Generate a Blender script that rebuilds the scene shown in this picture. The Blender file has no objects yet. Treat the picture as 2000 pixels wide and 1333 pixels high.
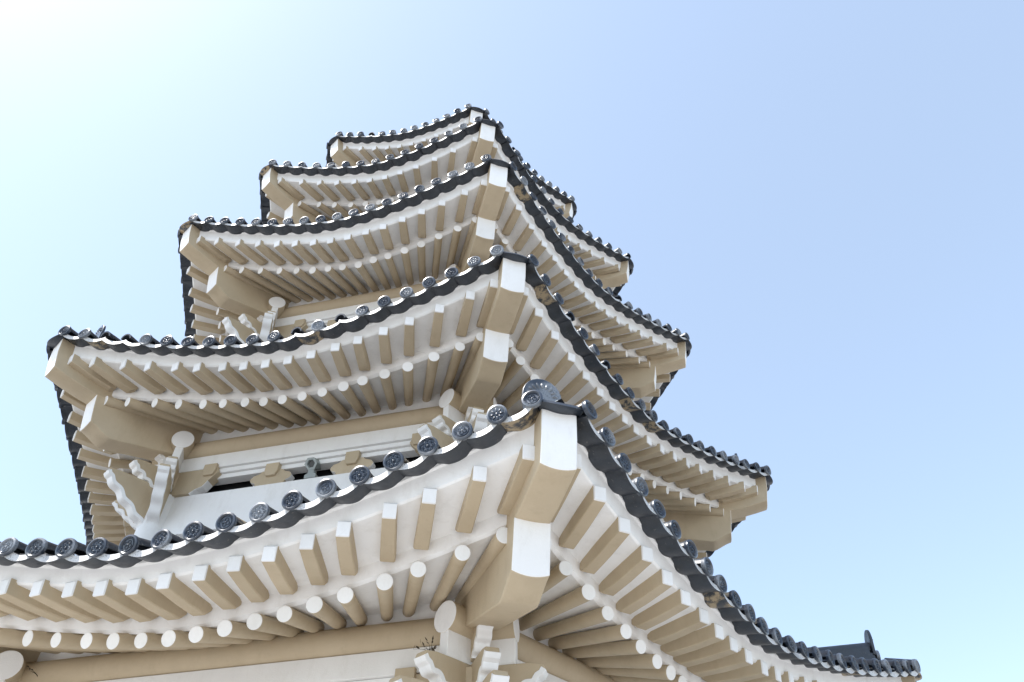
import bpy, math, random
from math import sin, cos, tan, radians, pi, sqrt
from mathutils import Vector, Matrix
random.seed(7)
S = 0.8            # survey units to metres
ZG = 3.005         # survey height of the ground
S3 = sqrt(3) / 2

def W(x, y, z):
    return Vector((x * S, y * S, (z - ZG) * S))

# ------------------------------------------------------------------ camera
scn = bpy.context.scene
AZ, EL, RO, FOC = 0.319327, 0.813716, -0.014971, 1359.63
f = Vector((sin(AZ) * cos(EL), cos(AZ) * cos(EL), sin(EL)))
r_ = f.cross(Vector((0, 0, 1))).normalized()
u_ = r_.cross(f)
rr = r_ * cos(RO) + u_ * sin(RO)
uu = -r_ * sin(RO) + u_ * cos(RO)
cam = bpy.data.cameras.new('camera')
cam.sensor_width = 36.0
cam.lens = FOC / 2000 * 36
cam.clip_start = 0.05
cam.clip_end = 6000
cam_o = bpy.data.objects.new('camera', cam)
scn.collection.objects.link(cam_o)
CAMU = Vector((-2.26978, -15.30507, 5.00462))
M3 = Matrix((rr, uu, -f)).transposed()
cam_o.matrix_world = Matrix.Translation(W(*CAMU)) @ M3.to_4x4()
scn.camera = cam_o

# ------------------------------------------------------------------ sky, sun, exposure
SUN_EL, SUN_AZ = radians(58), radians(-95)      # azimuth from +Y towards +X
wd = bpy.data.worlds.new('World')
scn.world = wd
wd.use_nodes = True
nt = wd.node_tree
nt.nodes.clear()
sky = nt.nodes.new('ShaderNodeTexSky')
sky.sky_type = 'NISHITA'
sky.sun_disc = False
sky.sun_elevation = SUN_EL
sky.sun_rotation = SUN_AZ
sky.air_density = 1.0
sky.dust_density = 1.1
sky.ozone_density = 1.0
bg = nt.nodes.new('ShaderNodeBackground')
bg.inputs['Strength'].default_value = 0.12
out = nt.nodes.new('ShaderNodeOutputWorld')
hz = nt.nodes.new('ShaderNodeMix')          # thin even haze over the whole sky
hz.data_type = 'RGBA'
hz.blend_type = 'ADD'
hz.inputs[0].default_value = 1.0
hz.inputs[7].default_value = (1.14, 1.29, 1.32, 1)
nt.links.new(sky.outputs[0], hz.inputs[6])
nt.links.new(hz.outputs[2], bg.inputs[0])
nt.links.new(bg.outputs[0], out.inputs[0])
sun = bpy.data.lights.new('sun', 'SUN')
sun.energy = 4.2
sun.angle = radians(0.53)
sun.color = (1.0, 0.97, 0.93)
sun_o = bpy.data.objects.new('sun', sun)
scn.collection.objects.link(sun_o)
sdir = Vector((sin(SUN_AZ) * cos(SUN_EL), cos(SUN_AZ) * cos(SUN_EL), sin(SUN_EL)))
sun_o.rotation_euler = (-sdir).to_track_quat('-Z', 'Y').to_euler()
sun_o.location = sdir * 80
vs = scn.view_settings
vs.view_transform = 'Standard'
vs.look = 'None'
vs.exposure = 1.05
vs.gamma = 1.0
vs.use_curve_mapping = False
scn.cycles.max_bounces = 8
scn.cycles.diffuse_bounces = 6

# ------------------------------------------------------------------ materials
def mat(name):
    m = bpy.data.materials.new(name)
    m.use_nodes = True
    n = m.node_tree
    n.nodes.clear()
    o = n.nodes.new('ShaderNodeOutputMaterial')
    b = n.nodes.new('ShaderNodeBsdfPrincipled')
    n.links.new(b.outputs[0], o.inputs[0])
    return m, n, b

def noise(n, scale, detail=4, rough=0.55, coord=None, stretch=None):
    t = n.nodes.new('ShaderNodeTexNoise')
    t.inputs['Scale'].default_value = scale
    t.inputs['Detail'].default_value = detail
    t.inputs['Roughness'].default_value = rough
    if stretch:
        mp = n.nodes.new('ShaderNodeMapping')
        mp.inputs['Scale'].default_value = stretch
        n.links.new(coord, mp.inputs[0])
        n.links.new(mp.outputs[0], t.inputs['Vector'])
    elif coord:
        n.links.new(coord, t.inputs['Vector'])
    return t.outputs['Fac']

def ramp(n, fac, stops):
    r = n.nodes.new('ShaderNodeValToRGB')
    e = r.color_ramp.elements
    e[0].position, e[0].color = stops[0][0], (*stops[0][1], 1)
    e[1].position, e[1].color = stops[-1][0], (*stops[-1][1], 1)
    for p, c in stops[1:-1]:
        x = e.new(p)
        x.color = (*c, 1)
    n.links.new(fac, r.inputs[0])
    return r.outputs[0]

def mix(n, fac, a, b, mode='MIX'):
    m = n.nodes.new('ShaderNodeMix')
    m.data_type = 'RGBA'
    m.blend_type = mode
    if isinstance(fac, float):
        m.inputs[0].default_value = fac
    else:
        n.links.new(fac, m.inputs[0])
    for v, i in ((a, 6), (b, 7)):
        if isinstance(v, tuple):
            m.inputs[i].default_value = (*v, 1)
        else:
            n.links.new(v, m.inputs[i])
    return m.outputs[2]

def bump(n, b, h, strength=0.2, dist=0.01):
    k = n.nodes.new('ShaderNodeBump')
    k.inputs['Strength'].default_value = strength
    k.inputs['Distance'].default_value = dist
    n.links.new(h, k.inputs['Height'])
    n.links.new(k.outputs[0], b.inputs['Normal'])

def painted(name, c1, c2, dirt, rough=0.62, dirt_amt=0.35):
    m, n, b = mat(name)
    tc = n.nodes.new('ShaderNodeTexCoord')
    P = n.nodes.new('ShaderNodeNewGeometry').outputs['Position']
    base = ramp(n, noise(n, 1.7, 5, 0.6, P), [(0.3, c1), (0.7, c2)])
    spots = ramp(n, noise(n, 6.0, 6, 0.7, P, (1, 1, 0.35)), [(0.52, (0, 0, 0)), (0.76, (1, 1, 1))])
    vo = n.nodes.new('ShaderNodeTexVoronoi')
    vo.feature = 'DISTANCE_TO_EDGE'
    vo.inputs['Scale'].default_value = 0.9
    wv = n.nodes.new('ShaderNodeVectorMath')
    wv.operation = 'ADD'
    nz_ = n.nodes.new('ShaderNodeTexNoise')
    nz_.inputs['Scale'].default_value = 1.4
    n.links.new(P, nz_.inputs['Vector'])
    n.links.new(P, wv.inputs[0])
    n.links.new(nz_.outputs['Color'], wv.inputs[1])
    n.links.new(wv.outputs[0], vo.inputs['Vector'])
    oi = n.nodes.new('ShaderNodeObjectInfo')
    base = mix(n, 1.0, base, ramp(n, oi.outputs['Random'], [(0.0, (0.92, 0.915, 0.90)), (1.0, (1.03, 1.03, 1.03))]), 'MULTIPLY')
    crack = ramp(n, vo.outputs['Distance'], [(0.0, (1, 1, 1)), (0.006, (0, 0, 0))])
    cm = ramp(n, noise(n, 1.1, 3, 0.6, P), [(0.56, (0, 0, 0)), (0.70, (0.45, 0.45, 0.45))])
    base = mix(n, mix(n, 1.0, crack, cm, 'MULTIPLY'), base, dirt)
    ms = n.nodes.new('ShaderNodeMath')
    ms.operation = 'MULTIPLY'
    ms.inputs[1].default_value = dirt_amt
    n.links.new(spots, ms.inputs[0])
    n.links.new(mix(n, ms.outputs[0], base, dirt), b.inputs['Base Color'])
    b.inputs['Roughness'].default_value = rough
    b.inputs['Specular IOR Level'].default_value = 0.3
    ad = n.nodes.new('ShaderNodeMath')
    ad.operation = 'ADD'
    n.links.new(noise(n, 9, 5, 0.6, P), ad.inputs[0])
    n.links.new(noise(n, 60, 3, 0.6, P), ad.inputs[1])
    bump(n, b, ad.outputs[0], 0.22, 0.012)
    return m

WHITE = painted('white_paint', (0.80, 0.79, 0.775), (0.87, 0.865, 0.855), (0.55, 0.52, 0.47), 0.6, 0.3)
BEIGE = painted('beige_paint', (0.46, 0.37, 0.252), (0.53, 0.437, 0.307), (0.34, 0.265, 0.172), 0.6, 0.35)
SHADEIN, n_, b_ = mat('painted_shade')
b_.inputs['Base Color'].default_value = (0.012, 0.013, 0.014, 1)  # near-black colour standing in for the shade within the walls
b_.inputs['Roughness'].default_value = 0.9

def tile_mat(name, stain, rough=(0.28, 0.5), tone=1.0):
    m, n, b = mat(name)
    P = n.nodes.new('ShaderNodeNewGeometry').outputs['Position']
    oi = n.nodes.new('ShaderNodeObjectInfo')
    c = ramp(n, noise(n, 7, 6, 0.65, P), [(0.3, (0.013 * tone, 0.018 * tone, 0.027 * tone)), (0.6, (0.026 * tone, 0.036 * tone, 0.055 * tone)), (0.8, (0.070 * tone, 0.080 * tone, 0.095 * tone))])
    if stain:
        sel = n.nodes.new('ShaderNodeMath')
        sel.operation = 'GREATER_THAN'
        sel.inputs[1].default_value = 0.93
        n.links.new(oi.outputs['Random'], sel.inputs[0])
        patch = ramp(n, noise(n, 8, 5, 0.7, P, (1.0, 1.0, 2.5)), [(0.44, (0, 0, 0)), (0.56, (1, 1, 1))])
        k = n.nodes.new('ShaderNodeMath')
        k.operation = 'MULTIPLY'
        n.links.new(sel.outputs[0], k.inputs[0])
        n.links.new(patch, k.inputs[1])
        c = mix(n, k.outputs[0], c, (0.34, 0.26, 0.155))
        lich = ramp(n, noise(n, 22, 5, 0.7, P), [(0.62, (0, 0, 0)), (0.72, (1, 1, 1))])
        c = mix(n, lich, c, (0.17, 0.165, 0.14))
    n.links.new(c, b.inputs['Base Color'])
    rg = ramp(n, noise(n, 11, 4, 0.6, P), [(0.3, (rough[0],) * 3), (0.75, (rough[1],) * 3)])
    n.links.new(rg, b.inputs['Roughness'])
    b.inputs['Specular IOR Level'].default_value = 0.75
    b.inputs['Metallic'].default_value = 0.0
    bump(n, b, noise(n, 45, 5, 0.6, P), 0.25, 0.006)
    return m

TILE = tile_mat('roof_tile_clay', True, (0.34, 0.55), 0.62)

def sunlit_clay(name, pale, lo, hi, scale, speck, rough):
    """Tile end with sun glare painted in as pale patches that come and go from tile to tile."""
    m = tile_mat(name, False, rough, 1.05)
    n = m.node_tree
    b = [x for x in n.nodes if x.type == 'BSDF_PRINCIPLED'][0]
    P = n.nodes.new('ShaderNodeNewGeometry').outputs['Position']
    src = b.inputs['Base Color'].links[0].from_socket
    k = ramp(n, noise(n, scale, 1, 0.4, P), [(lo, (0, 0, 0)), (hi, (1, 1, 1))])
    sp = ramp(n, noise(n, 70, 3, 0.6, P), [(speck - 0.05, (0.35, 0.35, 0.35)), (speck + 0.05, (1, 1, 1))])
    n.links.new(mix(n, mix(n, 1.0, k, sp, 'MULTIPLY'), src, pale), b.inputs['Base Color'])
    return m

DISC = sunlit_clay('tile_medallion_clay', (0.20, 0.215, 0.235), 0.50, 0.62, 3.1, 0.40, (0.24, 0.42))  # pale patches imitate sun catching the discs
LIP = sunlit_clay('tile_lip_clay', (0.58, 0.57, 0.55), 0.20, 0.40, 2.3, 0.40, (0.42, 0.6))  # pale colour carries the sun's glare along the lips

GROUND, n_, b_ = mat('pale_paving')
P_ = n_.nodes.new('ShaderNodeNewGeometry').outputs['Position']
br = n_.nodes.new('ShaderNodeTexBrick')
br.inputs['Scale'].default_value = 1.1
br.inputs['Color1'].default_value = (0.37, 0.362, 0.35, 1)
br.inputs['Color2'].default_value = (0.335, 0.33, 0.32, 1)
br.inputs['Mortar'].default_value = (0.24, 0.22, 0.19, 1)
br.inputs['Mortar Size'].default_value = 0.012
n_.links.new(P_, br.inputs['Vector'])
n_.links.new(mix(n_, noise(n_, 0.8, 5, 0.6, P_), br.outputs[0], (0.31, 0.305, 0.295)), b_.inputs['Base Color'])
b_.inputs['Roughness'].default_value = 0.85
GREYMETAL, n_, b_ = mat('grey_painted_metal')
b_.inputs['Base Color'].default_value = (0.30, 0.33, 0.32, 1)
b_.inputs['Roughness'].default_value = 0.45
GLASS, n_, b_ = mat('lamp_lens')
b_.inputs['Base Color'].default_value = (0.05, 0.055, 0.055, 1)
b_.inputs['Roughness'].default_value = 0.15
WEED, n_, b_ = mat('dry_weed')
P_ = n_.nodes.new('ShaderNodeNewGeometry').outputs['Position']
n_.links.new(ramp(n_, noise(n_, 30, 3, 0.6, P_), [(0.3, (0.03, 0.022, 0.014)), (0.7, (0.11, 0.085, 0.05))]), b_.inputs['Base Color'])
b_.inputs['Roughness'].default_value = 0.9

# ------------------------------------------------------------------ mesh helpers
col = scn.collection

class MB:
    def __init__(self):
        self.v, self.f, self.m = [], [], []

    def add(self, vs_, fs, mi=0):
        o = len(self.v)
        self.v += [Vector(v) for v in vs_]
        for i, q in enumerate(fs):
            self.f.append([o + j for j in q])
            self.m.append(mi if isinstance(mi, int) else mi[i])

    def prism(self, ra, rb, ma=0, cap_a=0, cap_b=0, caps=True):
        """Side walls between two matching rings; caps close them."""
        k = len(ra)
        fs = [[i, (i + 1) % k, k + (i + 1) % k, k + i] for i in range(k)]
        mi = [ma] * k if isinstance(ma, int) else list(ma)
        if caps:
            fs += [list(range(k))[::-1], list(range(k, 2 * k))]
            mi += [cap_a, cap_b]
        self.add(list(ra) + list(rb), fs, mi)

    def mesh(self, name, mats, smooth=False, units=True):
        me = bpy.data.meshes.new(name)
        vv = [W(*p) for p in self.v] if units else self.v
        me.from_pydata([tuple(p) for p in vv], [], self.f)
        for m in mats:
            me.materials.append(m)
        me.polygons.foreach_set('material_index', self.m)
        me.validate()
        import bmesh
        b = bmesh.new()
        b.from_mesh(me)
        bmesh.ops.recalc_face_normals(b, faces=b.faces)
        b.to_mesh(me)
        b.free()
        if smooth:
            me.polygons.foreach_set('use_smooth', [True] * len(me.polygons))
            if hasattr(me, 'set_sharp_from_angle'):
                me.set_sharp_from_angle(angle=radians(smooth if smooth is not True else 40))
        return me

    def build(self, name, mats, parent=None, smooth=False, bevel=0, units=True):
        o = bpy.data.objects.new(name, self.mesh(name, mats, smooth, units))
        col.objects.link(o)
        if parent:
            o.parent = parent
        if bevel:
            b = o.modifiers.new('soft_edges', 'BEVEL')
            b.width = bevel
            b.segments = 2
            b.limit_method = 'ANGLE'
            b.angle_limit = radians(40)
        return o

def empty(name, loc):
    o = bpy.data.objects.new(name, None)
    o.location = loc
    col.objects.link(o)
    return o

def tag(o, label, cat, group=None):
    o['label'] = label
    o['category'] = cat
    if group:
        o['group'] = group

def hdir(psi):
    return Vector((sin(psi), -cos(psi), 0))

def htan(psi):
    return Vector((cos(psi), sin(psi), 0))

def rect(c, u, w, hw, h0, h1, ch=0.012):
    """Chamfered rectangle ring in the plane of unit vectors u (across) and w (up)."""
    return [c + u * a + w * b for a, b in ((-hw + ch, h0), (hw - ch, h0), (hw, h0 + ch), (hw, h1), (-hw, h1), (-hw, h0 + ch))]

# ------------------------------------------------------------------ pagoda dimensions
PW = 1.58
ROOF = {  # corner radius, corner height, inward bow, sag
    1: (10.0, 10.0, 0.54, 0.887), 2: (8.613, 14.49, 0.517, 0.70), 3: (7.692, 19.22, 0.421, 0.66),
    4: (6.618, 23.305, 0.421, 0.542), 5: (5.053, 27.33, 0.24, 0.43)}
WALL = {1: 5.86, 2: 4.99, 3: 4.29, 4: 3.35, 5: 2.2}
RAFT = {1: (21, 2.86), 2: (18, 3.42), 3: (16, 3.84), 4: (12, 4.95), 5: (10, 5.9)}
DZA = {1: (0.20, 0.30), 2: (0.18, 0.30), 3: (0.32, 0.32), 4: (0.32, 0.32), 5: (0.30, 0.30)}
BOFF = {1: (1.0, 0.45, 1.05, 0.81), 2: (0.86, 0.40, 0.98, 0.80), 3: (0.85, 0.42, 0.95, 0.70), 4: (0.82, 0.42, 0.92, 0.70), 5: (0.78, 0.42, 0.86, 0.66)}
SIDES = [-150, -90, -30, 30, 90, 150]
SEEN = [-90, -30, 30, 90]
LINE = {}
for k in ROOF:
    d, h, dl, sg = ROOF[k]
    ma, mz = d * S3 - dl, h - sg
    LINE[k, 'T'] = (d, h, dl, sg)
    def line(dc, hc, ma_, mz_):
        return (dc, hc, dc * S3 - ma_, hc - mz_)
    LINE[k, 'A'] = line(d - 0.08, h - DZA[k][1], ma - 0.08, mz - DZA[k][0])
    a, b, c, e = BOFF[k]
    LINE[k, 'B'] = line(d - c, h - e, ma - a, mz - b)
    cz = (mz - b) + 0.42 * (ma - a - WALL[k])
    LINE[k, 'C'] = line(WALL[k] / S3, cz + 0.2, WALL[k] - 0.02, cz)
ZC = {k: LINE[k, 'C'][1] - LINE[k, 'C'][3] - (0.24 if k == 1 else 0.40) for k in ROOF}

def at(k, ln, th):
    """(horizontal radius, height) of a line of roof k at th radians from the middle of a side."""
    d, h, dl, sg = LINE[k, ln]
    t = abs(th)
    s = d * S3 * tan(t)
    for _ in range(12):
        w = 1 - min(1.0, s / (d / 2)) ** PW
        s = (d * S3 - dl * w) * tan(t)
    w = 1 - min(1.0, s / (d / 2)) ** PW
    ap = d * S3 - dl * w
    return ap / cos(t), h - sg * w

def at_s(k, s, ln='T'):
    d, h, dl, sg = LINE[k, ln]
    w = 1 - min(1.0, abs(s) / (d / 2)) ** PW
    return d * S3 - dl * w, h - sg * w

def pol(psi, r, z):
    return Vector((sin(psi) * r, -cos(psi) * r, z))

def shown(p):
    """Rough size of a thing at p in the photograph, 0 outside the frame."""
    d = p - CAMU
    z = d.dot(f)
    if z < 0.5:
        return 0
    x, y = d.dot(rr) / z * FOC, d.dot(uu) / z * FOC
    if abs(x) > 1030 or abs(y) > 700:
        return 0
    return 1 / d.length

pagoda = empty('pagoda', W(0, 0, ZG))
tag(pagoda, 'five-tiered hexagonal white and beige pagoda with dark tiled upturned eaves', 'pagoda')

# ------------------------------------------------------------------ roofs: eave boards and soffits, each tier a part
ROOFPART = {}
CAND = {'round_rafter': [], 'flying_rafter': [], 'cover_tile': [], 'drip_tile': []}
NT = 24
for k in ROOF:
    m = MB()
    d, h, dl, sg = ROOF[k]
    for ph in SIDES:
        cols_ = []
        for i in range(NT + 1):
            th = radians(-30 + 60 * i / NT)
            psi = radians(ph) + th
            rT, zT = at(k, 'T', th)
            rA, zA = at(k, 'A', th)
            rB, zB = at(k, 'B', th)
            rC, zC = at(k, 'C', th)
            pts = [(rT - 0.02, zT + 0.13), (rT + 0.012, zT + 0.12), (rT, zT - 0.01), (rT - 0.035, zT - 0.03), (rA + 0.0, zA + 0.015), (rA - 0.03, zA - 0.005),
                   (rB + 0.10, zB + 0.31), (rB + 0.03, zB + 0.29), (rB + 0.0, zB + 0.13), (rB - 0.06, zB + 0.10),
                   (rC + 0.10, zC + 0.05), (rC, zC + 0.04), (rC - 0.01, zC - 0.45)]
            cols_.append([pol(psi, a, b) for a, b in pts])
        npt = len(cols_[0])
        vs_ = [p for c in cols_ for p in c]
        fs = [[i * npt + j, (i + 1) * npt + j, (i + 1) * npt + j + 1, i * npt + j + 1] for i in range(NT) for j in range(npt - 1)]
        m.add(vs_, fs, 0)
    ROOFPART[k] = m.build('roof', [WHITE], pagoda, smooth=28)

# ------------------------------------------------------------------ rafters
def round_rafter(k, ph, th):
    m = MB()
    psi = radians(ph) + th
    rB, zB = at(k, 'B', th)
    rC, zC = at(k, 'C', th)
    R0, R1 = 0.091 * random.uniform(0.95, 1.05), 0.083 * random.uniform(0.95, 1.05)
    a = pol(psi, rB + 0.09, zB - 0.04)
    b = pol(psi, rC - 0.1, zC + 0.02)
    ax = (b - a).normalized()
    u = htan(psi)
    w = u.cross(ax)
    if w.z < 0:
        w = -w
    n = 20
    j = random.uniform(-0.25, 0.25)
    a += u * random.uniform(-0.012, 0.012) + ax * random.uniform(-0.02, 0.02)
    ring = lambda c, R: [c + u * R * cos(2 * pi * i / n) + w * R * sin(2 * pi * i / n) for i in range(n)]
    r0, r1, r2 = ring(a - ax * 0.0, R0 - 0.006), ring(a + ax * 0.006, R0), ring(b, R1)
    m.add(r0, [list(range(n))], 1)
    m.prism(r0, r1, 1, caps=False)
    m.prism(r1, r2, 0, caps=False)
    return m, a

def flying_rafter(k, ph, th):
    m = MB()
    psi = radians(ph) + th
    rA, zA = at(k, 'A', th)
    rB, zB = at(k, 'B', th)
    u = htan(psi + random.uniform(-0.012, 0.012))
    H = 0.158
    a = pol(psi, rA + 0.045, zA - H + random.uniform(-0.008, 0.008))
    b = pol(psi, rB + 0.06, zB + 0.175)
    ax = (b - a).normalized()
    w = Vector((0, 0, 1))
    tip = ax.cross(u).normalized()
    if tip.z < 0:
        tip = -tip
    lean = (w - hdir(psi) * -0.16).normalized()
    A_ = rect(a, u, lean, 0.070, 0.0, H, 0.006)
    A2 = rect(a + ax * 0.02, u, lean, 0.075, -0.002, H + 0.02, 0.008)
    mid = (a + b) / 2 - tip * 0.012
    Mi = rect(mid, u, w, 0.083, 0.0, 0.22, 0.012)
    b2 = b - ax * 0.07
    B_ = rect(b2, u, w, 0.088, 0.0, 0.22, 0.014)
    C_ = rect(b + ax * 0.02, u, w, 0.088, 0.075, 0.22, 0.014)
    m.add(A_, [list(range(6))], 1)
    m.prism(A_, A2, 1, caps=False)
    m.prism(A2, Mi, 0, caps=False)
    m.prism(Mi, B_, 0, caps=False)
    m.prism(B_, C_, 0, caps=False)
    return m, a

for k in ROOF:
    n, dth = RAFT[k]
    for ph in SEEN:
        for i in range(n):
            th = radians((i - (n - 1) / 2) * dth + random.uniform(-0.2, 0.2))
            lim = radians(30) - 0.24 / (ROOF[k][0] - 0.9)
            th = max(-lim, min(lim, th))
            m, p = round_rafter(k, ph, th)
            CAND['round_rafter'].append((shown(p), k, m, [BEIGE, WHITE], 35))
            m, p = flying_rafter(k, ph, th)
            CAND['flying_rafter'].append((shown(p), k, m, [BEIGE, WHITE], 30))

for nm in ('round_rafter', 'flying_rafter'):
    L = sorted(CAND[nm], key=lambda c: -c[0])
    for q in L[:100]:
        q[2].build(nm, q[3], ROOFPART[q[1]], smooth=q[4])
    rest = MB()
    for q in L[100:]:
        rest.add(q[2].v, q[2].f, q[2].m)
    o = rest.build(nm, L[0][3], pagoda, smooth=L[0][4])
    o['kind'] = 'stuff'

# ------------------------------------------------------------------ hip beams at the corners
def prof_prism(psi, prof, hw, mats_of_edges, belly, capm=0):
    """Beam cut to a side profile; the points in belly round down towards the middle of its width."""
    m = MB()
    u = htan(psi)
    NW = 8
    rings = []
    for i in range(NW + 1):
        q = 2 * i / NW - 1
        rings.append([pol(psi, a, b - 0.045 * (1 - q * q) * belly.get(j, 0)) + u * hw * q for j, (a, b) in enumerate(prof)])
    kk = len(prof)
    vs_ = [p for r in rings for p in r]
    fs, mi = [], []
    for i in range(NW):
        for j in range(kk):
            fs.append([i * kk + j, i * kk + (j + 1) % kk, (i + 1) * kk + (j + 1) % kk, (i + 1) * kk + j])
            mi.append(mats_of_edges[j])
    fs += [list(range(kk)), [NW * kk + j for j in range(kk)]]
    mi += [capm, capm]
    m.add(vs_, fs, mi)
    return m

CORN = [-60, 0, 60, -120, 120, 180]
for k in ROOF:
    D, H = ROOF[k][:2]
    wc = WALL[k] / S3
    for c in CORN[:5]:
        psi = radians(c)
        # upper beam
        pr = [(D + 0.03, H - 0.06), (D - 0.015, H - 0.37), (D - 0.10, H - 0.69)]
        pr += [(D - 0.35, H - 0.745), (D - 0.65, H - 0.80), (D - 1.05, H - 0.84), (wc + 0.5, H - 0.55), (wc + 0.5, H - 0.1)]
        em = [1, 1] + [0] * 6
        prof_prism(psi, pr, 0.205, em, {2: 1, 3: 0.9, 4: 0.6, 5: 0.2}).build('corner_flying_beam', [BEIGE, WHITE], ROOFPART[k], smooth=32, bevel=0.012)
        # lower beam with its scooped nose
        pr = [(D - 0.93, H - 0.82), (D - 0.985, H - 1.10), (D - 1.05, H - 1.38)]
        for t in range(1, 9):
            q = t / 9
            pr.append((D - 1.05 - 0.43 * q, H - 1.38 - 0.16 * (0.35 * q + 0.65 * q * q * (3 - 2 * q))))
        pr += [(D - 1.48, H - 1.54), (wc - 0.35, H - 1.54 + (D - 1.5 - wc + 0.35) * 0.265), (wc - 0.35, H - 0.5)]
        em = [1, 1] + [0] * (len(pr) - 2)
        prof_prism(psi, pr, 0.215, em, {2 + i_: 1 - i_ / 9 for i_ in range(9)}).build('corner_beam', [BEIGE, WHITE], ROOFPART[k], smooth=32, bevel=0.012)

# ------------------------------------------------------------------ tiles
def disc_mesh(kind):
    """Cover tile: half barrel along -Y (inward), closed by a moulded disc facing +Y. Metres."""
    m = MB()
    R = 0.09
    n = 28
    # disc body
    ring = lambda R_, y: [Vector((R_ * cos(2 * pi * i / n), y, R_ * sin(2 * pi * i / n))) for i in range(n)]
    levels = [(R, -0.03), (R + 0.004, 0.0), (R + 0.002, 0.012), (R - 0.012, 0.017), (R - 0.020, 0.010), (R - 0.026, 0.004)]
    rings = [ring(*l) for l in levels]
    for a, b in zip(rings, rings[1:]):
        m.prism(a, b, 1, caps=False)
    m.add(rings[-1], [list(range(n))], 1)
    m.add(rings[0], [list(range(n))], 1)
    def blob(cx, cz, rx, rz, ang, hgt, seg=10):
        v = []
        for ri, hh in ((1.0, 0.003), (0.75, 0.003 + hgt * 0.75), (0.35, 0.003 + hgt)):
            for i in range(seg):
                x, z = rx * ri * cos(2 * pi * i / seg), rz * ri * sin(2 * pi * i / seg)
                v.append(Vector((cx + x * cos(ang) - z * sin(ang), hh, cz + x * sin(ang) + z * cos(ang))))
        fs = [[a * seg + i, a * seg + (i + 1) % seg, (a + 1) * seg + (i + 1) % seg, (a + 1) * seg + i] for a in range(2) for i in range(seg)]
        fs.append([2 * seg + i for i in range(seg)])
        m.add(v, fs, 1)
    def arc_ridge(cx, cz, rad, a0, a1, wd=0.004, seg=7):
        v, fs = [], []
        for i in range(seg + 1):
            t = a0 + (a1 - a0) * i / seg
            for q, hh in ((rad - wd, 0.003), (rad, 0.011), (rad + wd, 0.003)):
                v.append(Vector((cx + q * cos(t), hh, cz + q * sin(t))))
        for i in range(seg):
            for j in range(2):
                fs.append([i * 3 + j, (i + 1) * 3 + j, (i + 1) * 3 + j + 1, i * 3 + j + 1])
        m.add(v, fs, 1)
    q_ = 0.76
    _blob, _arc = blob, arc_ridge
    blob = lambda a, b, c, e, *r: _blob(a * q_, b * q_, c * q_, e * q_, *r)
    arc_ridge = lambda a, b, c, *r, **w: _arc(a * q_, b * q_, c * q_, *r, **w)
    if kind == 0:      # six round petals
        blob(0, 0, 0.016, 0.016, 0, 0.012)
        arc_ridge(0, 0, 0.027, 0, 2 * pi, seg=20)
        for i in range(6):
            t = i * pi / 3
            arc_ridge(0.056 * cos(t), 0.056 * sin(t), 0.026, t - 2.2, t + 2.2, seg=10)
            blob(0.056 * cos(t), 0.056 * sin(t), 0.011, 0.009, t, 0.009)
    elif kind == 1:    # eight lotus petals
        blob(0, 0, 0.02, 0.02, 0, 0.011)
        for i in range(8):
            t = i * pi / 4
            blob(0.055 * cos(t), 0.055 * sin(t), 0.027, 0.013, t, 0.012)
            t += pi / 8
            blob(0.080 * cos(t), 0.080 * sin(t), 0.007, 0.007, t, 0.007, 6)
    elif kind == 2:    # beaded knot
        arc_ridge(0, 0, 0.075, 0, 2 * pi, seg=24)
        for i in range(16):
            t = i * pi / 8
            blob(0.086 * cos(t), 0.086 * sin(t), 0.005, 0.005, 0, 0.007, 6)
        for i in range(4):
            t = i * pi / 2 + 0.4
            arc_ridge(0.032 * cos(t), 0.032 * sin(t), 0.022, t - 2.6, t + 2.6, seg=10)
        blob(0, 0, 0.012, 0.012, 0, 0.01)
    for q in m.v:      # the moulded face leans back a little
        q.y -= 0.14 * q.z
    # barrel: half pipe with thickness, slightly inside the disc rim
    nb = 14
    L = 0.42
    def half(R_, y):
        return [Vector((R_ * cos(pi * i / nb), y, R_ * sin(pi * i / nb))) for i in range(nb + 1)]
    ro0, ro1, ri0, ri1 = half(R - 0.006, -0.005), half(R - 0.012, -L), half(R - 0.028, -0.005), half(R - 0.03, -L)
    k = nb + 1
    v = ro0 + ro1 + ri0 + ri1
    fs = [[i, i + 1, k + i + 1, k + i] for i in range(nb)] + [[2 * k + i, 3 * k + i, 3 * k + i + 1, 2 * k + i + 1] for i in range(nb)]
    fs += [[0, k, 3 * k, 2 * k], [nb, 2 * k + nb, 3 * k + nb, k + nb]]
    m.add(v, fs, 0)
    if kind == 3:      # broken tile: no disc, open barrel
        m2 = MB()
        m2.add(v, fs + [[i, 2 * k + i, 2 * k + i + 1, i + 1] for i in range(nb)], 0)
        return m2
    return m

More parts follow.
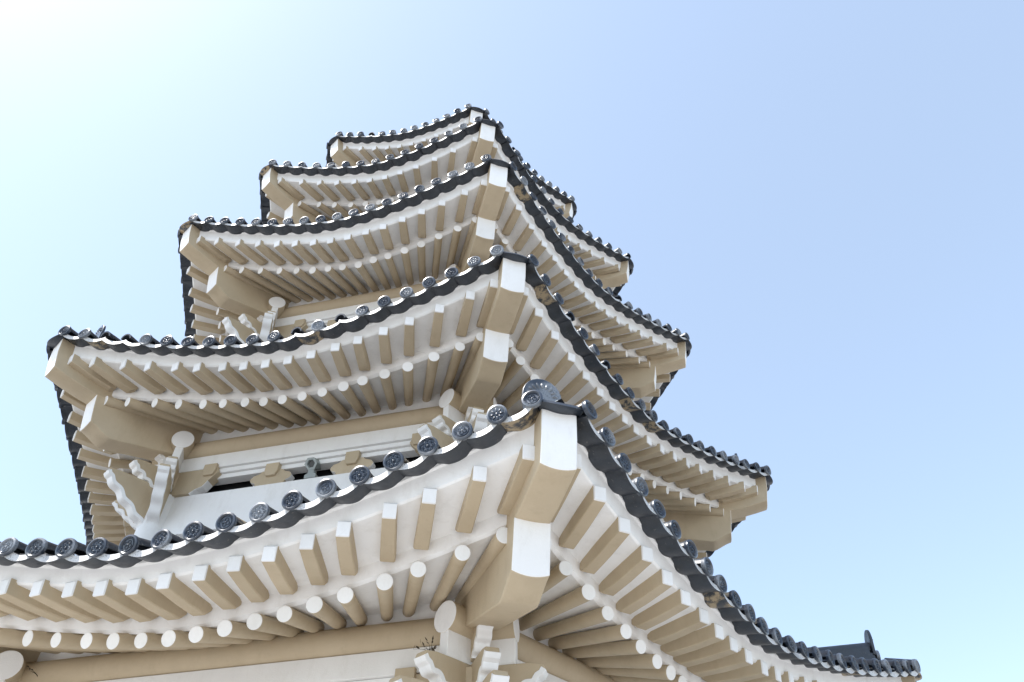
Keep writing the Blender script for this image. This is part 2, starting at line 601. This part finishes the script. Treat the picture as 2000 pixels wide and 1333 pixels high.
def drip_mesh(variant):
    """Concave pan tile: trough along -Y, with a moulded lip hanging at its mouth. Metres."""
    m = MB()
    hw, sag, n = 0.177, 0.056, 14
    L, th = 0.46, 0.030
    def row(y, off, lift=0.0):
        return [Vector((hw * (2 * i / n - 1), y, -sag * (1 - (2 * i / n - 1) ** 2) + off + lift)) for i in range(n + 1)]
    k = n + 1
    t0, t1, b0, b1 = row(0, 0), row(-L, 0), row(0, -th), row(-L, -th)
    v = t0 + t1 + b0 + b1
    fs = [[i, i + 1, k + i + 1, k + i] for i in range(n)] + [[2 * k + i, 3 * k + i, 3 * k + i + 1, 2 * k + i + 1] for i in range(n)]
    fs += [[0, k, 3 * k, 2 * k], [n, 2 * k + n, 3 * k + n, k + n]]
    m.add(v, fs, 0)
    # lip plate: leans outwards as it rises, with a beaded face
    lo, hi = row(0.020, -th - 0.004), row(-0.002, 0.028)
    lo2, hi2 = row(-0.014, -th - 0.004), row(-0.020, 0.028)
    v = lo + hi + lo2 + hi2
    fs = [[i, k + i, k + i + 1, i + 1] for i in range(n)]
    mi = [1] * n
    fs += [[2 * k + i, 2 * k + i + 1, 3 * k + i + 1, 3 * k + i] for i in range(n)]
    mi += [0] * n
    fs += [[i, i + 1, 2 * k + i + 1, 2 * k + i] for i in range(n)] + [[k + i, 3 * k + i, 3 * k + i + 1, k + i + 1] for i in range(n)]
    mi += [0] * (2 * n)
    fs += [[0, 2 * k, 3 * k, k], [n, k + n, 3 * k + n, 2 * k + n]]
    mi += [0, 0]
    m.add(v, fs, mi)
    for i in range(14):
        q = (i + 0.5) / 14 * 2 - 1
        x = hw * q * 0.92
        z0 = -sag * (1 - (q * 0.92) ** 2)
        for zz in ((-0.018, 0.012) if (i + variant) % 3 else (-0.004,)):
            c = Vector((x, 0.006 - (zz + 0.04) * 0.12, z0 + zz))
            rad = 0.0055 + 0.003 * ((i * 7 + variant * 3) % 3)
            vv = [c + Vector((rad * cos(a * pi / 3), 0, rad * sin(a * pi / 3))) for a in range(6)] + [c + Vector((0, 0.006, 0))]
            m.add(vv, [[a, (a + 1) % 6, 6] for a in range(6)], 1)
    return m

COVER = [disc_mesh(i) for i in range(4)]
DRIP = [drip_mesh(i) for i in range(3)]
COVER_ME = [m.mesh('cover_tile', [TILE, DISC], 35, False) for m in COVER]
DRIP_ME = [m.mesh('drip_tile', [TILE, LIP], 35, False) for m in DRIP]
PITCH = 0.41
SLOPE = radians(14)

def tile_frame(ph, s, ap, z, slope, yaw=0.0, roll=0.0):
    psi = radians(ph)
    n, t = hdir(psi), htan(psi)
    y = (n * cos(slope) - Vector((0, 0, 1)) * sin(slope)).normalized()
    x = -t
    zz = x.cross(y)
    if zz.z < 0:
        x = t
        zz = x.cross(y)
    M = Matrix((x, y, zz)).transposed().to_4x4()
    M = Matrix.Translation(W(*(n * ap + t * s + Vector((0, 0, z))))) @ M
    return M @ Matrix.Rotation(yaw, 4, 'Z') @ Matrix.Rotation(roll, 4, 'Y')

for k in ROOF:
    d, h, dl, sg = ROOF[k]
    half = d / 2 - 0.24
    n = 2 * int(round(half / PITCH)) + 1
    pitch = 2 * half / (n - 1)
    for ph in SIDES:
        ss = [-half + pitch * i for i in range(n)]
        for i, s in enumerate(ss):
            ap, z = at_s(k, s)
            e = 0.01
            a2, z2 = at_s(k, s + e)
            a1, z1 = at_s(k, s - e)
            roll = math.atan2(z2 - z1, 2 * e)
            jit = random.gauss(0, 1)
            kind = 3 if random.random() < 0.055 else random.choice([0, 0, 0, 1, 2, 2])
            if k == 1 and kind == 3 and ph in (-30,):
                kind = 0
            M = tile_frame(ph, s, ap + 0.285 + 0.008 * random.gauss(0, 1), z + 0.06, SLOPE + radians(3.5) * jit, random.gauss(0, radians(2.5)), roll * 0.5)
            CAND['cover_tile'].append((shown(hdir(radians(ph)) * ap + htan(radians(ph)) * s + Vector((0, 0, z))), k, kind, M))
            if i < n - 1:
                sm = s + pitch / 2
                ap, z = at_s(k, sm)
                a2, z2 = at_s(k, sm + e)
                a1, z1 = at_s(k, sm - e)
                roll = math.atan2(z2 - z1, 2 * e)
                M = tile_frame(ph, sm, ap + 0.255, z + 0.018, SLOPE - radians(1) + radians(1.5) * random.gauss(0, 1), random.gauss(0, radians(1.5)) + math.atan2(a2 - a1, 2 * e) * -0.6, roll)
                CAND['drip_tile'].append((shown(hdir(radians(ph)) * ap + htan(radians(ph)) * sm + Vector((0, 0, z))), k, random.randrange(3), M))

for nm, ME, SRC, mats in (('cover_tile', COVER_ME, COVER, [TILE, DISC]), ('drip_tile', DRIP_ME, DRIP, [TILE, LIP])):
    L = sorted(CAND[nm], key=lambda c: -c[0])
    for q in L[:100]:
        o = bpy.data.objects.new(nm, ME[q[2]])
        col.objects.link(o)
        o.parent = ROOFPART[q[1]]
        o.matrix_world = q[3]
    rest = MB()
    for q in L[100:]:
        rest.add([q[3] @ v for v in SRC[q[2]].v], SRC[q[2]].f, SRC[q[2]].m)
    o = rest.build(nm, mats, pagoda, smooth=35, units=False)
    o['kind'] = 'stuff'

# corner pan tile, hip ridge and ridge-end plate at every corner
def hip_point(k, q):
    """Height of the hip at horizontal radius q."""
    D, H = ROOF[k][:2]
    top_r, top_z = TOP[k]
    t = (D - q) / (D - top_r)
    return H + 0.24 + (top_z - H - 0.14) * (0.2 * t + 0.8 * t * t)

TOP = {}
for k in ROOF:
    if k < 5:
        TOP[k] = (WALL[k + 1] / S3, ROOF[k][1] + (0.1 if k == 1 else 0.4))
    else:
        TOP[k] = (0.35, ROOF[k][1] + 3.2)

for k in ROOF:
    D, H = ROOF[k][:2]
    for c in CORN[:5]:
        psi = radians(c)
        u = htan(psi)
        # corner pan tile: a wide trough whose mouth looks out along the diagonal
        m = MB()
        n = 14
        hw = 0.27
        def row(dd, off, w):
            return [pol(psi, D + dd - 0.10 * (2 * i / n - 1) ** 2, H + 0.03 - 0.09 * (1 - (2 * i / n - 1) ** 2) + off) + u * (w * (2 * i / n - 1)) for i in range(n + 1)]
        rows = [row(0.17, 0.0, hw), row(-0.30, 0.12, hw), row(-0.30, 0.05, hw), row(0.15, -0.06, hw), row(0.19, -0.05, hw)]
        kk = n + 1
        vs_ = [p for r in rows for p in r]
        fs = []
        for a in range(5):
            b = (a + 1) % 5
            fs += [[a * kk + i, a * kk + i + 1, b * kk + i + 1, b * kk + i] for i in range(n)]
        fs += [[a * kk for a in range(5)], [a * kk + n for a in range(5)][::-1]]
        m.add(vs_, fs, 0)
        m.build('corner_pan_tile', [TILE], ROOFPART[k], smooth=35)
        # hip ridge: stacked courses topped by a half-round tile
        m = MB()
        stations = [D - 0.50 - (D - 0.50 - TOP[k][0]) * i / 10 for i in range(11)]
        for hw, z0, z1, inset in ((0.20, -0.12, 0.10, 0.0), (0.17, 0.105, 0.17, 0.05), (0.15, 0.175, 0.24, 0.02)):
            rings = []
            for st in stations:
                b = pol(psi, st - inset, hip_point(k, st))
                rings.append([b - u * hw + Vector((0, 0, z0)), b + u * hw + Vector((0, 0, z0)), b + u * hw + Vector((0, 0, z1)), b - u * hw + Vector((0, 0, z1))])
            for a, b in zip(rings, rings[1:]):
                m.prism(a, b, 0, caps=False)
            m.add(rings[0], [[0, 1, 2, 3]], 0)
        rings = []
        for st in stations:
            b = pol(psi, st, hip_point(k, st) + 0.245)
            rings.append([b + u * 0.14 * cos(pi * i / 10) + Vector((0, 0, 0.12 * sin(pi * i / 10))) for i in range(11)])
        for a, b in zip(rings, rings[1:]):
            m.prism(a, b, 0, caps=False)
        m.add(rings[0], [list(range(11))], 0)
        hr = m.build('hip_ridge', [TILE], ROOFPART[k], smooth=30)
        # upright end plate, arched top, moulded flower
        m = MB()
        sc = {1: 1.06, 2: 0.95}.get(k, 0.75)
        pd = D - 0.47
        base = H + 0.30
        outl = [(-0.21, 0.0), (0.21, 0.0), (0.235, 0.22)] + [(0.235 * cos(t), 0.25 + 0.25 * sin(t)) for t in [pi * i / 12 for i in range(1, 12)]] + [(-0.235, 0.22)]
        A_ = [pol(psi, pd + 0.10 * b * sc, base + b * sc) + u * a * sc for a, b in outl]
        B_ = [p - hdir(psi) * 0.05 for p in A_]
        m.prism(A_, B_, 0, 1, 0)
        cpt = Vector((0, 0, 0))
        for i in range(9):
            t = pi * (i + 0.5) / 9
            rp = 0.15
            cx, cz = rp * cos(t), 0.25 + rp * sin(t)
            ring = [(cx + 0.045 * cos(q * pi / 4) * cos(t) - 0.02 * sin(q * pi / 4) * sin(t), cz + 0.045 * cos(q * pi / 4) * sin(t) + 0.02 * sin(q * pi / 4) * cos(t)) for q in range(8)]
            pts = [pol(psi, pd + 0.10 * b * sc + 0.003, base + b * sc) + u * a * sc for a, b in ring]
            pts.append(pol(psi, pd + 0.10 * cz * sc + 0.03, base + cz * sc) + u * cx * sc)
            m.add(pts, [[q, (q + 1) % 8, 8] for q in range(8)], 1)
        m.build('ridge_end_plate', [TILE, DISC], ROOFPART[k], smooth=30, bevel=0.008)
        # disc of the lowest hip tile, in front of the plate
        y = (hdir(psi) * 0.97 + Vector((0, 0, -0.24))).normalized()
        x = u
        z = x.cross(y)
        if z.z < 0:
            x = -u
            z = x.cross(y)
        M = Matrix.Translation(W(*pol(psi, D - 0.40, H + 0.33))) @ Matrix((x, y, z)).transposed().to_4x4()
        o = bpy.data.objects.new('hip_cover_tile', COVER_ME[1])
        col.objects.link(o)
        o.parent = ROOFPART[k]
        o.matrix_world = M

# upper tiled slopes
for k in ROOF:
    m = MB()
    d = ROOF[k][0]
    tr, tz = TOP[k]
    NS, NR = 24, 8
    for ph in SIDES:
        grid = []
        for i in range(NS + 1):
            th = radians(-30 + 60 * i / NS)
            psi = radians(ph) + th
            rT, zT = at(k, 'T', th)
            r1 = tr * S3 / cos(th)
            cl = []
            for j in range(NR + 1):
                t = j / NR
                q = (rT + 0.12) * (1 - t) + r1 * t
                z = zT + 0.05 + (tz - zT - 0.12) * (0.45 * t + 0.55 * t * t)
                cl.append(pol(psi, q, z))
            grid.append(cl)
        vs_ = [p for c in grid for p in c]
        q = NR + 1
        m.add(vs_, [[i * q + j, (i + 1) * q + j, (i + 1) * q + j + 1, i * q + j + 1] for i in range(NS) for j in range(NR)], 0)
        # cover rows running up the slope
        psi = radians(ph)
        n_, t_ = hdir(psi), htan(psi)
        half = d / 2 - 0.24
        n = 2 * int(round(half / PITCH)) + 1
        pitch = 2 * half / (n - 1)
        for i in range(n):
            s = -half + pitch * i
            ap, zT = at_s(k, s)
            ap_end = max(tr * S3, abs(s) / tan(radians(30)))
            if ap - 0.2 - ap_end < 0.15:
                continue
            rings = []
            for j in range(6):
                a = (ap - 0.12) + (ap_end - ap + 0.12) * j / 5
                tt = (ap - a) / (ap - tr * S3)
                z = zT + 0.08 + (tz - zT - 0.12) * (0.45 * tt + 0.55 * tt * tt)
                b = n_ * a + t_ * s + Vector((0, 0, z))
                rings.append([b + t_ * 0.135 * cos(pi * e / 6) + Vector((0, 0, 0.13 * sin(pi * e / 6))) for e in range(7)])
            for a, b in zip(rings, rings[1:]):
                m.prism(a, b, 0, caps=False)
    m.build('tiled_slope', [TILE], ROOFPART[k], smooth=30)

# ------------------------------------------------------------------ walls of each tier
def side_bar(m, ph, ap, z0, z1, th, ext=0.0, mi=0):
    """A board along one side: outer face at apothem ap, mitred or run on past the corner by ext."""
    psi = radians(ph)
    n, t = hdir(psi), htan(psi)
    pts = []
    for a in (ap, ap - th):
        l = ap * tan(radians(30)) + ext if ext else a * tan(radians(30))
        for s in (-l, l):
            for z in (z0, z1):
                pts.append(n * a + t * s + Vector((0, 0, z)))
    # 0 o- z0,1 o- z1,2 o+ z0,3 o+ z1,4 i- z0,5 i- z1,6 i+ z0,7 i+ z1
    m.add(pts, [[0, 2, 3, 1], [4, 5, 7, 6], [0, 1, 5, 4], [2, 6, 7, 3], [1, 3, 7, 5], [0, 4, 6, 2]], mi)

def plate(m, origin, out, prof, hw, side, edge_m=0, face_m=0):
    """Flat cut-out panel in the vertical plane through origin along out, thickness 2*hw across side."""
    A_ = [origin + out * a + Vector((0, 0, b)) - side * hw for a, b in prof]
    B_ = [origin + out * a + Vector((0, 0, b)) + side * hw for a, b in prof]
    m.prism(A_, B_, edge_m, face_m, face_m)

def wavy(p0, p1, waves, amp, sub_=6):
    """Scalloped edge from p0 down to p1, lobes standing outwards."""
    out_ = []
    N = waves * sub_
    dx, dz = p1[0] - p0[0], p1[1] - p0[1]
    l = sqrt(dx * dx + dz * dz)
    nx, nz = -dz / l, dx / l
    for i in range(N + 1):
        t = i / N
        b = amp * (sin(2 * pi * waves * t - 0.6) + 0.6 * sin(pi * t)) * (1 - 0.3 * t)
        out_.append((p0[0] + dx * t + nx * b, p0[1] + dz * t + nz * b))
    return out_

def ribbon(m, o_, out_, sd, path, hw, outer, inner):
    """A moulded strip following a path in the plane of out_ and z, proud of it by outer."""
    n_ = len(path)
    rings = []
    for i, p in enumerate(path):
        a = path[max(0, i - 1)]
        b = path[min(n_ - 1, i + 1)]
        dx, dz = b[0] - a[0], b[1] - a[1]
        l = sqrt(dx * dx + dz * dz) or 1
        nx, nz = -dz / l, dx / l
        P_ = lambda q, w: o_ + out_ * (p[0] + nx * q) + Vector((0, 0, p[1] + nz * q)) + sd * w
        rings.append([P_(outer * 0.5, -hw), P_(outer, -hw * 0.35), P_(outer * 0.4, 0), P_(outer, hw * 0.35), P_(outer * 0.5, hw), P_(-inner, hw), P_(-inner, -hw)])
    for a, b in zip(rings, rings[1:]):
        m.prism(a, b, 0, caps=False)
    m.add(rings[0], [list(range(7))], 0)
    m.add(rings[-1], [list(range(7))], 0)

for k in ROOF:
    a, zc = WALL[k], ZC[k]
    low = zc - 1.85
    bottom = (ROOF[k - 1][1] - 0.9 if k > 1 else ZG + 0.6)
    # core behind the openings
    wl = MB()
    for ph in SIDES:
        side_bar(wl, ph, a - 0.06, zc - 0.06, zc + 0.42, 0.2)
        side_bar(wl, ph, a + 0.10, zc - 0.50, zc - 0.19, 0.24)           # board under the purlin
        side_bar(wl, ph, a + 0.05, zc - 0.60, zc - 0.505, 0.2)           # stepped moulding
        side_bar(wl, ph, a + 0.0, zc - 0.70, zc - 0.605, 0.2)
        side_bar(wl, ph, a + 0.06, low, zc - 1.04, 0.34)                 # deep lower beam
        side_bar(wl, ph, a - 0.10, bottom, low - 0.004, 0.15)            # wall below
    wall = wl.build('wall', [WHITE], pagoda, bevel=0.006)
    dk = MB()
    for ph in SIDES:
        side_bar(dk, ph, a - 0.36, zc - 1.4, zc + 0.25, 0.05)  # black sheet that paints the shade inside the gap
    dk.build('shade_backing', [SHADEIN], wall)
    for ph in SEEN:
        psi = radians(ph)
        n, t = hdir(psi), htan(psi)
        # purlin with round white ends
        m = MB()
        l = a * tan(radians(30)) + 0.54
        N = 24
        for s0, s1 in ((-l, l),):
            rings = []
            for s in (s0, s1):
                c = n * a + t * s + Vector((0, 0, zc))
                rings.append([c + n * 0.2 * cos(2 * pi * i / N) + Vector((0, 0, 0.2 * sin(2 * pi * i / N))) for i in range(N)])
            m.prism(rings[0], rings[1], 0, 1, 1)
        m.build('purlin', [BEIGE, WHITE], wall, smooth=35, bevel=0.006)
        # white board under it, run past the corner
        for sg_ in (-1, 1):
            m = MB()
            c0 = a * tan(radians(30))
            pts = []
            for s in (c0 - 0.25, c0 + 0.535):
                for q in (-0.07, 0.07):
                    for z in (zc - 0.50, zc - 0.15):
                        pts.append(n * (a + q) + t * s * sg_ + Vector((0, 0, z)))
            m.add(pts, [[0, 1, 3, 2], [4, 6, 7, 5], [0, 4, 5, 1], [2, 3, 7, 6], [1, 5, 7, 3], [0, 2, 6, 4]], 0)
            m.build('purlin_board', [WHITE], wall, bevel=0.006)
        # flower panels in the opening
        for s in ([-0.78, 0.78] if k < 4 else [0.0]):
            if k == 1:
                s *= 1.15
            m = MB()
            o_ = n * (a - 0.02) + t * s + Vector((0, 0, zc - 1.04))
            pr = [(-0.24, 0.0), (0.24, 0.0), (0.26, 0.06), (0.33, 0.09), (0.36, 0.15), (0.31, 0.22), (0.22, 0.25), (0.17, 0.30), (-0.17, 0.30), (-0.22, 0.25), (-0.31, 0.22), (-0.36, 0.15), (-0.33, 0.09), (-0.26, 0.06)]
            plate(m, o_, t, [(x_ * 1.15, z_ * 1.05) for x_, z_ in pr], 0.07, n, [0] * 2 + [1] * 3 + [0] * 5 + [1] * 3 + [0])
            pn = m.build('flower_panel', [BEIGE, WHITE], wall, bevel=0.008)
            m = MB()
            o2 = o_ + Vector((0, 0, 0.17))
            plate(m, o2, t, [(-0.09, 0.0), (0.09, 0.0), (0.13, 0.11), (0.13, 0.27), (-0.13, 0.27), (-0.13, 0.11)], 0.125, n)
            m.build('bearing_block', [BEIGE], pn, bevel=0.008)
    # corners: columns and bracket wings
    for c in CORN[:5]:
        psi = radians(c)
        o_ = pol(psi, a / S3, zc)
        m = MB()
        N = 24
        ring = lambda R, z: [pol(psi, a / S3, z) + Vector((R * cos(2 * pi * i / N), R * sin(2 * pi * i / N), 0)) for i in range(N)]
        m.prism(ring(0.27, bottom), ring(0.25, zc - 1.02), 0)
        m.build('column', [WHITE], wall, smooth=35)
        m = MB()
        m.prism(ring(0.14, zc - 1.02), ring(0.24, zc - 0.86), 0)
        m.prism(ring(0.24, zc - 0.86), ring(0.24, zc - 0.55), 0)
        m.build('capital', [BEIGE], wall, smooth=35)
        for da, scale in ((-60, 0.92), (0, 1.0), (60, 0.92)):
            out_ = hdir(psi + radians(da))
            sd = htan(psi + radians(da))
            tiers = [(-0.50, -0.98, 0.80), (-0.88, -1.66, 1.12)]
            if da == 0:
                tiers = [(0.10, -0.46, 0.62)] + tiers
            for z1, z0, ln in tiers:
                ln *= scale * (1.2 if k == 1 and da else 1.0)
                hgt = z1 - z0
                w_ = wavy((ln - 0.07, z1 - 0.19), (0.24, z0), 3, 0.022, 12)
                beak = [(ln - 0.01, z1 - 0.035), (ln + 0.015, z1 - 0.10), (ln - 0.02, z1 - 0.15)]
                pr = [(0.0, z1), (ln * 0.45, z1), (ln * 0.8, z1 - 0.005)] + beak + w_ + [(0.0, z0)]
                m = MB()
                plate(m, o_, out_, pr, 0.085, sd, 0, 0)
                wing = m.build('bracket_wing', [BEIGE], wall, bevel=0.01)
                m = MB()
                ribbon(m, o_, out_, sd, beak[1:] + w_, 0.094, 0.012, 0.055)
                m.build('white_rim', [WHITE], wing, smooth=50)
        # inner wings lying along the walls on both sides of the corner
        for sg_ in (-1, 1):
            ph = radians(c + 30 * sg_)
            n, t = hdir(ph), htan(ph) * sg_
            m = MB()
            pr = [(0.1, -0.52), (0.62, -0.52), (0.98, -0.54), (1.02, -0.62), (0.92, -0.74), (0.86, -0.80), (0.78, -0.92), (0.66, -0.96), (0.55, -1.04), (0.1, -1.04)]
            plate(m, o_ + n * 0.02, t, pr, 0.10, n, [0, 0, 0, 0, 0, 1, 1, 1, 0, 0])
            iw = m.build('bracket_wing', [BEIGE, WHITE], wall, bevel=0.008)
            m = MB()
            plate(m, o_ + n * 0.02 + t * 0.84 + Vector((0, 0, -0.70)), t, [(-0.09, 0.0), (0.09, 0.0), (0.13, 0.10), (0.13, 0.25), (-0.13, 0.25), (-0.13, 0.10)], 0.145, n)
            m.build('bearing_block', [BEIGE], iw, bevel=0.008)

# ground-floor plinth
m = MB()
for a, z0, z1 in ((7.6, ZG, ZG + 0.35), (6.9, ZG + 0.354, ZG + 0.6)):
    for ph in SIDES:
        side_bar(m, ph, a, z0, z1, 2.5)
m.build('stone_plinth', [GROUND], pagoda, bevel=0.01)

# ------------------------------------------------------------------ ground
m = MB()
G = 3000 / S
m.add([Vector((-G, -G, ZG - 0.005)), Vector((G, -G, ZG - 0.005)), Vector((G, G, ZG - 0.005)), Vector((-G, G, ZG - 0.005))], [[0, 1, 2, 3]])
g = m.build('ground', [GROUND])
g['kind'] = 'structure'

# ------------------------------------------------------------------ lamp in the opening under the second roof
k = 2
a, zc = WALL[k], ZC[k]
ph = radians(-30)
n, t = hdir(ph), htan(ph)
bp = n * (a - 0.02) + t * 0.02 + Vector((0, 0, zc - 1.04))
lamp = empty('spotlight', W(*bp))
tag(lamp, 'small grey hexagonal spotlight standing in the dark opening between two flower panels', 'spotlight')
def rel(m, name, mats, bevel=0.0):
    o = m.build(name, mats, None, bevel=bevel)
    o.parent = lamp
    o.matrix_parent_inverse = Matrix.Translation(-lamp.location)
    return o
ax = (n * 0.86 + Vector((0, 0, -0.5))).normalized()
x = t
y = ax.cross(x)
hexr = lambda c, R: [c + x * R * cos(pi / 3 * i) + y * R * sin(pi / 3 * i) for i in range(6)]
c0 = bp + Vector((0, 0, 0.26)) + n * 0.16
m = MB()
m.prism(hexr(c0, 0.125), hexr(c0 - ax * 0.30, 0.10), 0, caps=False)
m.prism(hexr(c0, 0.125), hexr(c0, 0.08), 0, caps=False)
m.prism(hexr(c0, 0.08), hexr(c0 - ax * 0.05, 0.07), 0, caps=False)
m.add(hexr(c0 - ax * 0.30, 0.10), [list(range(6))], 0)
rel(m, 'housing', [GREYMETAL], 0.004)
m = MB()
m.add(hexr(c0 - ax * 0.045, 0.072), [list(range(6))], 0)
rel(m, 'lens', [GLASS])
m = MB()
plate(m, bp + n * 0.04, t, [(-0.11, 0.0), (0.11, 0.0), (0.11, 0.07), (0.06, 0.10), (0.05, 0.2), (-0.05, 0.2), (-0.06, 0.10), (-0.11, 0.07)], 0.06, n)
rel(m, 'base', [GREYMETAL], 0.004)

# ------------------------------------------------------------------ dried weeds rooted on the ledges
def weed(org, scale, label, nst=9):
    m = MB()
    for i in range(nst):
        az = random.uniform(0, 2 * pi)
        dirv = Vector((cos(az) * 0.8, sin(az) * 0.8, random.uniform(0.5, 1.2))).normalized()
        p = org.copy()
        L = random.uniform(0.10, 0.22) * scale
        w = 0.007 * scale
        s1 = dirv.orthogonal().normalized()
        s2 = dirv.cross(s1)
        bend = Vector((random.uniform(-0.3, 0.3), random.uniform(-0.3, 0.3), -0.25))
        prev = [p + s1 * w, p + s2 * w, p - s1 * w]
        for q in range(1, 4):
            c = p + dirv * L * q / 3 + bend * L * (q / 3) ** 2
            ww = w * (1 - q / 3.6)
            cur = [c + s1 * ww, c + s2 * ww, c - s1 * ww]
            m.prism(prev, cur, 0, caps=(q == 3))
            prev = cur
            if q > 1:
                lf = (s1 * random.uniform(-1, 1) + s2 * random.uniform(-1, 1) + dirv * 0.5).normalized()
                sd = lf.cross(dirv).normalized()
                m.add([c, c + lf * L * 0.2 + sd * L * 0.07, c + lf * L * 0.42, c + lf * L * 0.2 - sd * L * 0.07], [[0, 1, 2, 3]], 0)
    o = m.build('dried_weed', [WEED])
    tag(o, label, 'dried weed')
k = 1
a, zc = WALL[k], ZC[k]
wo = hdir(radians(-60))
weed(pol(0, a / S3, zc - 0.50) + wo * 0.74, 0.85, 'dark dried weed tuft rooted on top of the bracket wing at the front corner')
weed(n * (a + 0.17) + t * -2.80 + Vector((0, 0, zc - 0.08)), 1.1, 'dark dried weed tuft growing on the lowest purlin beside its far round white end')
